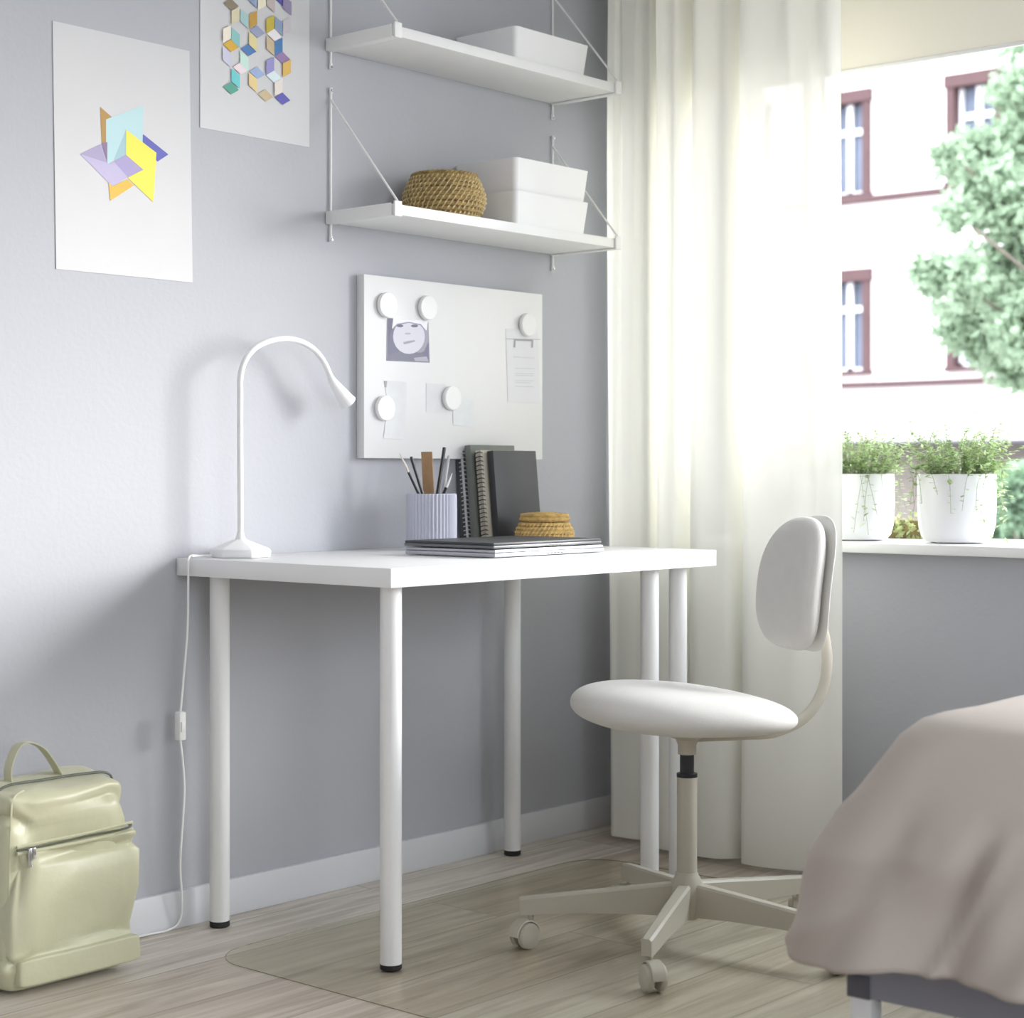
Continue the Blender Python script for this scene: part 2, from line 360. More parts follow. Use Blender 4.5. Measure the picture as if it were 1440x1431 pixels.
q = B(); grid(q, lambda u, v: cfn(u, v*.026+.0005)+Vector((-.0018, -.0012, 0)), 420, 3); obj('hem', q, M_cur, cu, angle=180)
tr = structure('trim_2', box(B(), 3.45, 3.50, YB, -.02, H-.035, H, bev=.003), M_white)
# ---------------------------------------------------------------- desk
dx0, dx1, dz, dth = 2.2624, 3.2695, .7329, .0348
dyb, dyf = -.003, -.603
dk = thing('desk', 'white rectangular desk on round white legs against the grey wall', 'desk', ((dx0+dx1)/2, (dyb+dyf)/2, 0))
dc = Vector(((dx0+dx1)/2, (dyb+dyf)/2, 0))
def off(bm, v):
    for q_ in bm.verts: q_.co -= v
    return bm
obj('tabletop', off(box(B(), dx0, dx1, dyf, dyb, dz-dth, dz, bev=.0012), dc), M_white, dk)
for (x, y) in ((dx0+.0602, dyf+.0602), (dx0+.0602, dyb-.0602), (dx1-.0602, dyb-.0602), (dx1-.0602, dyf+.0602), (3.106, dyf+.0602)):
    q = B(); lathe(q, [(.018, .004), (.0198, .012), (.0198, dz-dth-.012)], 32); lathe(q, [(.034, dz-dth-.012), (.034, dz-dth)], 32) if False else None
    lathe(q, [(.0198, dz-dth-.0121), (.0198, dz-dth-.0005)], 32)
    for v in q.verts: v.co += Vector((x, y, 0))-dc
    lg = obj('leg', q, M_white, dk)
    fz_ = .0020 if y < -.3 else 0
    q = B(); lathe(q, [(.0175, fz_), (.0200, fz_+.002), (.0200, .0125), (.0175, .0135)], 32)
    for v in q.verts: v.co += Vector((x, y, 0))-dc
    obj('leg_foot', q, M_black, lg)['label'] = 'black adjustable foot'
# ---------------------------------------------------------------- posters
def poster(name, label, x0, x1, z0, z1, skew=0):
    r_ = thing(name, label, 'poster', ((x0+x1)/2, -.0005, (z0+z1)/2))
    hw, hh = (x1-x0)/2, (z1-z0)/2
    q = B(); box(q, -hw, hw, -.0012, 0, -hh, hh)
    for v in q.verts: v.co.x -= skew*v.co.z/hh
    obj('sheet', q, M_paper, r_, smooth=False); return r_
def poly(bm, pts, mi, y):
    vs = [bm.verts.new((p.x, y, p.z)) for p in pts]
    f = bm.faces.new(vs); f.material_index = mi
def colmat(h, rough=.7): return mat('print_'+h.strip('#'), h, rough, var=.02)
PX0, PX1, PZ0, PZ1 = 1.9778, 2.3004, 1.2826, 1.7447
p1 = poster('wall_poster', 'white wall poster with one star of crossed coloured planes', PX0, PX1, PZ0, PZ1, .004)
star = [([(335, 170), (475, 292), (475, 620), (355, 620)], '#b38f55'), ([(845, 495), (1145, 735), (1015, 820), (800, 600)], '#6367b4'),
        ([(405, 320), (845, 155), (838, 640), (640, 760), (500, 800), (425, 850), (405, 640)], '#b8d8dc'),
        ([(640, 440), (640, 760), (490, 810), (560, 640)], '#a3c4cc'),
        ([(100, 730), (350, 610), (420, 835), (440, 850), (640, 740), (845, 915), (660, 1005), (480, 1112), (430, 1065)], '#bdb5d3'),
        ([(100, 730), (350, 610), (420, 835)], '#a9a1c0'), ([(355, 600), (420, 590), (420, 835)], '#8a7796'),
        ([(640, 740), (845, 915), (665, 1003), (500, 820)], '#a79dc6'),
        ([(435, 1065), (480, 1112), (660, 1030), (735, 1100), (455, 1285)], '#e3b652'),
        ([(640, 440), (1000, 715), (965, 1300), (660, 1010), (845, 915), (640, 740)], '#f2e25c')]
def art(parent, shapes, x0, y0, s, part):
    q = B(); ms = []; c_ = parent.location
    for i, (pts, h) in enumerate(shapes):
        m = colmat(h)
        if m not in ms: ms.append(m)
        P = [on_y(x0+a/s, y0+b_/s, 0)-c_ for a, b_ in pts]
        poly(q, P, ms.index(m), -.0016-.00006*i)
    obj(part, q, ms, parent, smooth=False)
art(p1, star, 100, 130, 8.42, 'star_print')
p2 = poster('wall_poster', 'white wall poster covered with small coloured rhombus tiles', 2.3235, 2.6195, 1.596, 2.058)
def T(x, y, h): return ([(x-100, y-15), (x-5, y-75), (x+95, y+25), (x, y+80)], h)
def Lr(x, y, h): return ([(x, y), (x+105, y+90), (x+105, y+260), (x, y+165)], h)
def Rr(x, y, h): return ([(x, y), (x+100, y-50), (x+100, y+120), (x, y+175)], h)
rh = [T(300, 55, '#8f8470'), T(300, 575, '#dcae45'), T(520, 628, '#5580b8'), T(632, 398, '#9fa6c2'), T(948, 725, '#9a80ac'), T(632, 915, '#9fb4d8'), T(300, 1110, '#5aa392'), T(735, 1200, '#c9b795'), T(948, 1240, '#6260b0'), T(420, 860, '#ecdde2'), T(840, 965, '#dcebef'), T(845, 440, '#f2eeee'),
      Lr(415, 110, '#aecfd0'), Lr(300, 345, '#8fc4c0'), Lr(190, 590, '#cdcde0'), Lr(410, 640, '#c8e4da'), Lr(300, 860, '#74cccf'), Lr(845, 205, '#93a6c0'), Lr(950, -60, '#9a8fae'), Lr(740, 450, '#c9b795'), Lr(520, 400, '#e0d4a0'), Lr(520, 910, '#e6cd96'), Lr(515, -155, '#93a6c6'), Lr(740, -95, '#c2b6b4'),
      Rr(300, 140, '#ddd4b4'), Rr(520, 190, '#c9a050'), Rr(735, 245, '#cbb84e'), Rr(840, 530, '#4d7db0'), Rr(735, 770, '#9a96cc'), Rr(945, 800, '#dcb766'), Rr(945, 270, '#cfc8ce'), Rr(630, -40, '#ece4cc'), Rr(840, 1040, '#e5dcd4'), Rr(190, 370, '#f0e8d8')]
up_ = [([(a+0, b_-1240) for a, b_ in pts], h) for pts, h in rh]
art(p2, [s for s in up_ if min(b_ for a, b_ in s[0]) > -960]+rh, 290, 0, 8.943, 'rhombus_print')
# ---------------------------------------------------------------- shelves
SX0, SX1, SD, STH = 2.667, 3.440, .205, .022
def shelf(z, label):
    r_ = thing('wall_shelf', label, 'shelf', (SX0, 0, z), group='white wall shelves')
    L = SX1-SX0
    obj('shelf_board', box(B(), .003, L-.003, -SD, -.003, -STH, 0, bev=.001), M_whitem, r_)
    for k, x in enumerate((0.0, L)):
        s = 1 if k == 0 else -1
        xr = x+s*.012
        q = B(); box(q, x-.0015, x+.0015, -SD+.004, -.003, -STH-.002, .002, bev=.0006)   # end plate
        box(q, min(x, x+s*.02), max(x, x+s*.02), -SD+.004, -.003, -STH-.003, -STH-.0006, bev=.0005)
        box(q, min(x+s*.001, x+s*.022), max(x+s*.001, x+s*.022), -SD-.006, -SD-.0008, -STH-.004, .006, bev=.001)
        br = obj('bracket', q, M_whitem, r_)
        q = B(); tube(q, [(xr, -.005, -.055), (xr, -.005, .262)], .0028, 10)
        tube(q, [(xr, -.005, .245), (xr, -SD-.004, .004)], .0024, 10)
        lathe(q, [(.004, 0), (.004, .012)], 12, (xr, -.005, -.062)); lathe(q, [(.004, 0), (.004, .012)], 12, (xr, -.005, .258))
        obj('bracket_rod', q, M_whitem, br)
        for zz_ in (-.058, .264):
            q = B(); lathe(q, [(.0032, 0), (.002, .002)], 10, M=Matrix.Translation((xr, -.009, zz_)) @ Matrix.Rotation(R(90), 4, 'X'))
            obj('screw', q, M_metal, br)
    return r_
shelf(1.8345, 'upper white wall shelf carrying one white box')
shelf(1.4622, 'lower white wall shelf carrying a wicker basket and stacked boxes')
def tray(label, x0, x1, xb0, z, h, y0, y1, taper=.008):
    cx, cy = (x0+x1)/2, (y0+y1)/2
    q = B(); a, b_ = (x1-x0)/2, (y1-y0)/2
    def ring(z_, ins): 
        pts = []; r_ = .012
        for (sx_, sy_, a0) in ((1, 1, 0), (-1, 1, 90), (-1, -1, 180), (1, -1, 270)):
            for k in range(5):
                an = R(a0+k*22.5); pts.append(q.verts.new((sx_*(a-ins-r_)+r_*math.cos(an), sy_*(b_-ins-r_)+r_*math.sin(an), z_)))
        return pts
    rs = [ring(0, taper), ring(h, 0), ring(h, .003), ring(.003, taper+.003)]
    for A, Bq in zip(rs, rs[1:]):
        for k in range(20): q.faces.new((A[k], A[(k+1) % 20], Bq[(k+1) % 20], Bq[k]))
    q.faces.new(rs[0]); q.faces.new(rs[-1])
    o = obj('storage_box', q, M_white); o.location = (cx, cy, z); tag(o, label, 'box', 'white storage boxes'); return o
tray('white storage box alone on the upper shelf', 3.062, 3.330, 0, 1.8350, .072, -.201, -.012)
tray('lower white storage box of the stack on the lower shelf', 3.062, 3.330, 0, 1.4627, .0745, -.201, -.012)
tray('upper white storage box stacked on another on the lower shelf', 3.062, 3.330, 0, 1.5377, .0740, -.201, -.012)
# ---------------------------------------------------------------- baskets
def basket(name, label, loc, prof, rows_, strands, twist, m1, m2, rr, lid=None):
    r_ = thing(name, label, 'basket', loc)
    def pr_(t):
        i = t*(len(prof)-1); k = min(int(i), len(prof)-2); f = i-k
        return prof[k][0]*(1-f)+prof[k+1][0]*f, prof[k][1]*(1-f)+prof[k+1][1]*f
    q = B(); lathe(q, [(max(.01, a-rr*.7), z) for a, z in prof], 64, mi=0)
    for i in range(rows_):
        a, z = pr_((i+.5)/rows_)
        tube(q, [((a)*math.cos(k/64*6.28318), a*math.sin(k/64*6.28318), z) for k in range(64)], rr, 8, 0, closed=True)
    bod = obj('basket_body', q, [m1, m2], r_)
    q = B()
    for s in range(strands):
        pts = []
        for i in range(rows_*2+1):
            t = i/(rows_*2); a, z = pr_(t); an = s/strands*6.28318+twist*t
            bulge = rr*(.75+.35*math.cos((t*rows_)*2*math.pi+math.pi))
            pts.append(((a+bulge)*math.cos(an), (a+bulge)*math.sin(an), z))
        tube(q, pts, rr*.33, 5, 0)
    obj('weave_strands', q, m2, r_)
    a, z = prof[-1]
    q = B()
    if lid:
        lathe(q, [(a*.9, z), (lid, z+.002), (lid, z+.016), (lid*.85, z+.019), (.01, z+.021)], 64, mi=0)
        for k in range(5): tube(q, [((lid-.001-k*.011)*math.cos(j/48*6.28318), (lid-.001-k*.011)*math.sin(j/48*6.28318), z+.016+.001*k) for j in range(48)], .0042, 8, 0, closed=True)
        tube(q, [((lid)*math.cos(j/64*6.28318), (lid)*math.sin(j/64*6.28318), z+.008+.001*math.sin(j*2.1)) for j in range(64)], .005, 8, 0, closed=True)
        obj('lid', q, m1, r_)
    else:
        N = 128
        for ph in (0, 3.14159): tube(q, [((a+.0025*math.cos(j/N*6.28318*20+ph))*math.cos(j/N*6.28318), (a+.0025*math.cos(j/N*6.28318*20+ph))*math.sin(j/N*6.28318), z+.003+.0025*math.sin(j/N*6.28318*20+ph)) for j in range(N)], .0032, 6, 0, closed=True)
        obj('rim', q, m1, r_)
    return r_
basket('wicker_basket', 'round open seagrass basket on the lower shelf', (2.925, -.110, 1.4640), [(.070, .0), (.082, .018), (.088, .038), (.0865, .055), (.079, .075), (.070, .092)], 9, 44, .75, M_seagrass, M_seagl, .0055)
# ---------------------------------------------------------------- memo board
WX0, WX1, WZ0, WZ1, WYf = 2.7599, 3.3656, .9333, 1.3357, -.0246
wb = thing('magnetic_board', 'white magnetic memo board on the wall above the desk', 'board', ((WX0+WX1)/2, 0, (WZ0+WZ1)/2))
wc = Vector(((WX0+WX1)/2, 0, (WZ0+WZ1)/2))
obj('board_panel', off(box(B(), WX0, WX1, WYf, -.001, WZ0, WZ1, bev=.0012), wc), mat('board_enamel', (.77, .77, .77), .35, var=.01), wb)
M_mag = mat('white_magnet', (.84, .84, .84), .3, var=.01)
for i, (u, v, wh) in enumerate(((541, 429, 'at the left above the child photograph'), (598, 433, 'at the right above the child photograph'), (739, 457, 'holding the spiral notepad sheet'), (538, 574, 'holding the tall pair of grey notes'), (632, 560, 'holding the middle pair of small notes'))):
    P = on_y(u, v, WYf)
    yb = WYf-.0021
    q = B(); lathe(q, [(.026, 0), (.0275, .002), (.0275, .009), (.026, .011)], 40, M=Matrix.Rotation(R(90), 4, 'X'))
    o = obj('magnet', q, M_mag); o.location = (P.x, yb, P.z); tag(o, 'round white magnet '+wh, 'magnet', 'round white magnets on the memo board')
def note(name, label, uv, m, y, cat='note'):
    P = [on_y(u, v, WYf) for u, v in uv]; c_ = sum(P, Vector())/4; q = B()
    f = [q.verts.new((p.x-c_.x, 0, p.z-c_.z)) for p in P]; g_ = [q.verts.new((p.x-c_.x, .0004, p.z-c_.z)) for p in P]
    q.faces.new(f); q.faces.new(g_[::-1])
    for k in range(4): q.faces.new((f[k], g_[k], g_[(k+1) % 4], f[(k+1) % 4]))
    o = obj(name, q, m, smooth=False); o.location = (c_.x, y, c_.z); tag(o, label, cat); return o
ph = note('photo_print', 'black and white photograph of a child in a white hat', ((544, 447), (602, 452), (604, 510), (543, 507)), colmat('#9a9aa8'), WYf-.0008, 'photograph')
def marks(parent, part, shapes, base_y=-.0003):
    q = B(); ms = []; c_ = parent.location
    for i, (pts, h) in enumerate(shapes):
        m = colmat(h)
        if m not in ms: ms.append(m)
        poly(q, [on_y(520+a/5.538, 400+b_/5.538, WYf)-Vector((c_.x, 0, c_.z)) for a, b_ in pts], ms.index(m), base_y-.00004*i)
    o = obj(part, q, ms, parent, smooth=False); return o
def ell(cx, cy, rx, ry, n=20, a0=0, a1=360): return [(cx+rx*math.cos(R(a0+(a1-a0)*k/n)), cy+ry*math.sin(R(a0+(a1-a0)*k/n))) for k in range(n if a1-a0 == 360 else n+1)]
marks(ph, 'printed_child', [([(140, 262), (178, 262), (200, 560), (140, 590)], '#7c7c8c'), ([(400, 330), (450, 320), (458, 600), (330, 590)], '#a9a9b6'), ([(176, 330), (190, 470), (300, 570), (420, 520), (456, 440), (458, 600), (138, 592), (150, 400)], '#85859a'), ([(138, 555), (230, 520), (400, 530), (458, 600), (138, 590)], '#8b8b9a'), ([(340, 570), (440, 560), (455, 598), (350, 595)], '#b9b9c4'),
     (ell(302, 405, 124, 136), '#dcdce6'), 
     ([(170, 345), (180, 262), (450, 285), (440, 360), (400, 320), (300, 296), (215, 315)], '#f2f2f6'),
     ([(185, 345), (215, 318), (300, 298), (390, 318), (425, 355), (425, 345), (395, 309), (300, 291), (210, 305), (180, 333)], '#9c9cae'),
     (ell(232, 322, 26, 11), '#74758a'), (ell(345, 322, 28, 11), '#74758a'), (ell(292, 382, 24, 7), '#b9b9c8'), ([(255, 450), (290, 440), (345, 432), (352, 442), (300, 458), (262, 465)], '#a9a9b8')])
M_note = mat('light_grey_note', (.73, .74, .75), .8, var=.03, nscale=30)
M_note2 = mat('off_white_note', (.80, .80, .83), .8, var=.01)
npd = note('notepad_sheet', 'white sheet from a spiral notepad with faint writing', ((711, 462), (756, 462), (759, 567), (714, 565)), M_note2, WYf-.0008)
lines = []
for (yy, x0_, x1_) in ((560, 1115, 1175), (566, 1180, 1280), (650, 1125, 1280), (690, 1125, 1280), (704, 1130, 1270), (745, 1125, 1280), (760, 1128, 1250), (790, 1125, 1275)):
    lines.append(([(x0_, yy), (x1_, yy+3), (x1_, yy+8), (x0_, yy+5)], '#d2d3db'))
lines += [([(1058, 420), (1325, 425), (1325, 431), (1058, 426)], '#c2c3c6'), ([(1120, 425), (1262, 430), (1262, 442), (1120, 436)], '#a6a7ab'), ([(1118, 430), (1132, 430), (1130, 490), (1116, 490)], '#aeafb4'), ([(1256, 432), (1270, 432), (1268, 492), (1254, 492)], '#aeafb4')]
marks(npd, 'handwriting', lines)
note('paper_note', 'small grey paper note left of the middle magnet', ((599, 539), (627, 540), (628, 581), (599, 579)), M_note, WYf-.0008)
note('paper_note', 'small square note below and right of the middle magnet', ((636, 560), (666, 562), (664, 600), (637, 597)), mat('note_pale', (.75, .76, .77), .8, var=.03, nscale=30), WYf-.0013)
n3 = note('paper_note', 'grey note above the lower left magnet', ((541, 535), (571, 537), (571, 560), (543, 558)), M_note, WYf-.0008)
n4 = note('paper_note', 'tall grey note hanging under the lower left magnet', ((545, 562), (571, 561), (567, 618), (539, 616)), M_note, WYf-.0013)
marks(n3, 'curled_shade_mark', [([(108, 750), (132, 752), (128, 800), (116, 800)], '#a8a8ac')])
# ---------------------------------------------------------------- desk lamp
ly = -.078; lx = on_y(338, 779, ly).x
lp = thing('desk_lamp', 'white gooseneck desk lamp at the left end of the desk', 'lamp', (lx, ly, dz+.0004))
q = B()
def hexring(r_, z): return [(r_*math.cos(R(60*k+12)), r_*math.sin(R(60*k+12)), z) for k in range(6)]
lv = [hexring(.060, 0), hexring(.062, .003), hexring(.062, .015), hexring(.058, .018), hexring(.012, .036)]
vr = [[q.verts.new(p) for p in r_] for r_ in lv]
for A, Bq in zip(vr, vr[1:]):
    for k in range(6): q.faces.new((A[k], A[(k+1) % 6], Bq[(k+1) % 6], Bq[k]))
q.faces.new(vr[0]); q.faces.new(vr[-1])
bmesh.ops.bevel(q, geom=q.edges[:], offset=.003, segments=2, profile=.5, affect='EDGES')
obj('lamp_base', q, M_white, lp)
pp = [on_y(u, v, ly)-Vector((lx, ly, dz)) for u, v in ((338, 760), (338, 700), (337.5, 620), (337.5, 555), (338, 530), (344, 508), (358, 490), (378, 480), (400, 476.5), (422, 480), (442, 492), (456, 510), (466, 533))]
pp[0].x = pp[1].x = 0
tp = spline(pp, 6)
q = B(); tube(q, tp, .0062, 16); lathe(q, [(.012, .034), (.0085, .042), (.0068, .05)], 24); obj('lamp_stem', q, M_white, lp)
hp = [on_y(u, v, ly)-Vector((lx, ly, dz)) for u, v in ((464, 529), (469, 538), (479, 552), (489, 566))]
q = B(); hs = spline(hp, 5); N = len(hs)
tube(q, hs, [.0066+.0125*(i/(N-1))**1.25 for i in range(N)], 24); obj('lamp_head', q, M_white, lp)
d_ = (hs[-1]-hs[-2]).normalized(); q = B(); tube(q, [hs[-1]+d_*.0003, hs[-1]+d_*.0022], .0155, 24)
obj('lamp_lens', q, mat('lens', (.6, .6, .58), .2), lp)
# cord
cdx = dx0-.006
cp_ = [(lx-.05, ly+.03, dz+.004), (lx-.10, ly+.028, dz+.004), (dx0+.02, ly+.030, dz+.0040), (dx0+.001, ly+.030, dz+.0050), (dx0-.0065, ly+.030, dz-.002), (dx0-.0065, ly+.030, dz-.02), (dx0-.008, ly+.03, .60), (dx0-.018, ly+.03, .50)]
q = B(); tube(q, spline(cp_+[(dx0-.026, ly+.03, .43)], 8), .0022, 8)
lo_ = [(dx0-.026, ly+.03, .38), (dx0-.016, ly+.03, .28), (dx0-.020, -.040, .14), (dx0-.012, -.035, .07), (dx0-.010, -.028, .02), (dx0-.035, -.022, .0035), (dx0-.10, -.019, .0035), (dx0-.3, -.019, .0035), (dx0-.6, -.019, .0035)]
tube(q, spline(lo_, 8), .0022, 8); obj('cord', q, M_whitem, lp)
for o_ in lp.children:
    if o_.name.startswith('cord'):
        for v in o_.data.vertices: v.co -= Vector((lx, ly, dz))
q = B(); box(q, dx0-.034, dx0-.018, ly+.021, ly+.039, .378, .434, bev=.003); box(q, dx0-.031, dx0-.021, ly+.0185, ly+.022, .395, .415, bev=.001)
for v in q.verts: v.co -= Vector((lx, ly, dz))
obj('cord_switch', q, M_whitem, lp)
# ---------------------------------------------------------------- things on the desk
# pencil cup
cc = Vector((2.868, -.125, dz))
q = B(); n_ = 84; prof = [(.0525, 0), (.054, .003), (.054, .121), (.0525, .123), (.0495, .123), (.0495, .006)]
rings = []
for (r_, z) in prof:
    rings.append([q.verts.new(((r_*(1+(.032*(1 if k % 2 else -1) if r_ > .053 else 0)))*math.cos(k/n_*6.28318), (r_*(1+(.032*(1 if k % 2 else -1) if r_ > .053 else 0)))*math.sin(k/n_*6.28318), z)) for k in range(n_)])
for A, Bq in zip(rings, rings[1:]):
    for k in range(n_): q.faces.new((A[k], A[(k+1) % n_], Bq[(k+1) % n_], Bq[k]))
q.faces.new(rings[0]); q.faces.new(rings[-1])
cup = obj('pencil_cup', q, mat('pale_lilac_ribbed_cup', (.56, .57, .66), .5, var=.02), smooth=False); cup.location = cc
tag(cup, 'ribbed pale lilac-grey pencil cup on the desk', 'cup')
def stick(name, label, top_uv, foot, r_, m, tip=None, cat='pencil', kind='round'):
    Pt = on_y(top_uv[0], top_uv[1], cc.y-foot[1]*.8); h_ = Pt-cc; hv = Vector((h_.x, h_.y, 0)); zr_ = .124
    Q = hv*(zr_/h_.z); Q = Q+Vector((foot[0], foot[1], 0))*.35
    lim = .0445-r_ if kind != 'ruler' else .030
    if Q.length > lim: Q = Q.normalized()*lim
    Q.z = zr_; dn = Q-h_; Pf = h_+dn*((h_.z-.0085)/(h_.z-zr_)); hf = Vector((Pf.x, Pf.y, 0))
    if hf.length > lim: hf = hf.normalized()*lim
    Pf = cc+Vector((hf.x, hf.y, .0085))
    root = thing(name, label, cat, Pf); D_ = Pt-Pf; L = D_.length; d_ = D_.normalized()
    Mx = d_.to_track_quat('Z', 'Y').to_matrix().to_4x4()
    q = B(); 
    if kind == 'ruler': 
        box(q, -r_, r_, -.001, .001, 0, L, bev=.0004); o = obj('ruler_body', q, m, root)
    elif tip:
        lathe(q, [(r_*.9, 0), (r_, .003), (r_, L*.80)], 12); obj('barrel', q.copy() if False else q, m, root)
        q = B(); lathe(q, [(r_, L*.80), (r_*1.1, L*.86), (r_*.4, L*.97), (.0006, L)], 12); obj('tip', q, tip, root)
    else:
        lathe(q, [(r_*.9, 0), (r_, .002), (r_, L-.002), (r_*.8, L)], 8); obj('barrel', q, m, root)
    root.rotation_mode = 'QUATERNION'; root.rotation_quaternion = d_.to_track_quat('Z', 'Y')
    return root
G_ = None
stick('paintbrush', 'thin brush with pale bristles at the left of the pencil cup', (562, 637), (.022, -.004), .0028, M_dark, mat('pale_bristle', (.62, .58, .52), .6), 'brush')
stick('pencil', 'dark pencil leaning left in the pencil cup', (578, 642), (.012, -.018), .0036, M_dark, None)
rl = stick('ruler', 'wooden ruler standing in the middle of the pencil cup', (600, 635), (.004, .004), .0135, mat('ruler_wood', (.40, .24, .12), .6, var=.15, nscale=30), None, 'ruler', 'ruler')
rl.rotation_quaternion = rl.rotation_quaternion @ Matrix.Rotation(R(-92), 3, 'Z').to_quaternion() if False else rl.rotation_quaternion
stick('pencil', 'tall dark pencil leaning right in the pencil cup', (625, 629), (-.014, -.004), .0040, M_dark, None)
stick('pencil', 'light grey pencil at the right side of the pencil cup', (631, 641), (-.004, -.022), .0036, mat('grey_pencil', (.5, .5, .52), .4), None)
stick('paintbrush', 'short brush with a white tip at the right edge of the cup', (636, 665), (-.006, .020), .0032, M_dark, M_whitem, 'brush')
# books: leaning back against the wall
def book(name, label, x0, xw, y, th, h, lean, cover, page, coil=None, cat='book', spiral_x=True):
    root = thing(name, label, cat, (x0, y, dz+.0008)); root.rotation_euler = (R(-lean), 0, 0)
    q = B(); box(q, 0, xw, 0, .0022, 0, h, bev=.0005); box(q, 0, xw, th-.0022, th, 0, h, bev=.0005)
    if not coil: box(q, 0, .0022, .002, th-.002, 0, h, bev=.0005)
    obj('cover', q, cover, root)
    obj('pages', box(B(), .003, xw-.002, .0023, th-.0023, .0015, h-.002), page, root, smooth=False)
    if coil:
        q = B(); nn = int(h/.0098)
        for k in range(nn):
            z = .006+k*(h-.012)/(nn-1)
            tube(q, [(.002+(th*.55)*math.cos(a*.5236)*.8, th/2+(th*.62)*math.sin(a*.5236), z+.0012*math.sin(a)) for a in range(12)], .0011, 5, closed=True)
        obj('spiral', q, coil, root)
    return root
M_bk = mat('black_cover', (.035, .037, .042), .45, var=.05); M_gr = mat('sage_cover', (.16, .175, .155), .55, var=.05)
M_pg = mat('cream_pages', (.52, .48, .40), .8, var=.05, nscale=80); M_dg = mat('charcoal_cover', (.09, .095, .105), .5)
M_wire = mat('white_wire', (.7, .7, .7), .4); M_bw = mat('black_wire', (.01, .01, .01), .4)
tl = 5.5
book('notebook', 'charcoal notebook leaning on the wall behind the others', 3.080, .15, -.030, .012, .200, tl, M_dg, M_pg, None, 'notebook')
book('notebook', 'spiral notebook with a white wire binding', 3.075, .15, -.050, .014, .219, tl, M_dg, M_whitem, M_wire, 'notebook')
book('notebook', 'sage green notebook taller than its neighbours', 3.073, .155, -.075, .018, .233, tl, M_gr, M_pg, None, 'notebook')
book('notebook', 'spiral notebook with cream pages and black wire', 3.080, .15, -.099, .016, .221, tl, mat('cream_card', (.5, .46, .38), .6), M_pg, M_bw, 'notebook')
book('notebook', 'black hardcover notebook at the front of the row', 3.098, .152, -.122, .018, .220, tl, M_bk, M_pg, None, 'notebook')
# lidded basket
basket('lidded_basket', 'small round golden lidded basket on the desk by the notebooks', (3.135, -.225, dz+.0042), [(.050, .0), (.060, .012), (.0635, .026), (.060, .038), (.052, .052)], 6, 40, .5, M_golden, M_goldl, .0045, lid=.053)
# laptops
def laptop(name, label, loc, rz, w_, d_, h_, m_lo, m_hi, m_top):
    r_ = thing(name, label, 'laptop', loc, rz)
    obj('laptop_base', box(B(), 0, w_, 0, d_, .0015, h_*.60, bev=.0015), m_lo, r_)
    obj('laptop_lid', box(box(B(), 0.001, w_-.001, 0.001, d_-.001, h_*.63, h_, bev=.0015), .004, w_-.004, .004, d_-.004, h_-.0003, h_+.0002), m_hi, r_)
    obj('hinge', tube(B(), [(.04, d_-.004, h_*.58), (w_-.04, d_-.004, h_*.58)], .0022, 8), M_dark, r_)
    for (x, y) in ((.03, .03), (w_-.03, .03), (.03, d_-.03), (w_-.03, d_-.03)):
        q = B(); lathe(q, [(.005, 0), (.005, .0016)], 12, (x, y, 0)); obj('rubber_foot', q, M_black, r_)
    q = B()
    for k in range(5): box(q, w_*.46+k*.011, w_*.46+k*.011+.008, -.0004, .001, h_*.2, h_*.42)
    obj('ports', q, M_dark, r_)
    return r_
lc = Vector((2.655, -.500, dz+.0003))
laptop('laptop', 'silver laptop at the bottom of the two on the desk', lc, R(1), .356, .243, .0160, M_silver, M_silver, M_silver)
laptop('laptop', 'black-lidded laptop on top of the silver one', lc+Vector((.0, .003, .0168)), R(1.5), .355, .241, .0130, mat('dark_grey_shell', (.14, .145, .15), .4, metal=.5), M_bk, M_bk)
# ---------------------------------------------------------------- chair mat
q = B(); mx0, mx1, my0, my1, mr = 2.157, 3.32, -1.45, -.215, .10
pts = []
for (cx, cy, a0) in ((mx1-mr, my1-mr, 0), (mx0+mr, my1-mr, 90), (mx0+mr, my0+mr, 180), (mx1-mr, my0+mr, 270)):
    for k in range(9): pts.append((cx+mr*math.cos(R(a0+k*11.25)), cy+mr*math.sin(R(a0+k*11.25))))
lo = [q.verts.new((x-2.7, y+.8, .0003)) for x, y in pts]; hi = [q.verts.new((x-2.7, y+.8, .0018)) for x, y in pts]
q.faces.new(lo[::-1]); q.faces.new(hi)
for k in range(len(pts)): q.faces.new((lo[k], lo[(k+1) % len(pts)], hi[(k+1) % len(pts)], hi[k]))
for f in q.faces[2:]: f.material_index = 1
cm = obj('chair_mat', q, [clear('tinted_plastic', (.996, .996, .965), .02, .25), clear('mat_edge', (.45, .45, .36), .05)], smooth=False)
cm.location = (2.7, -.8, 0); tag(cm, 'clear yellowish floor mat under the desk chair', 'mat')
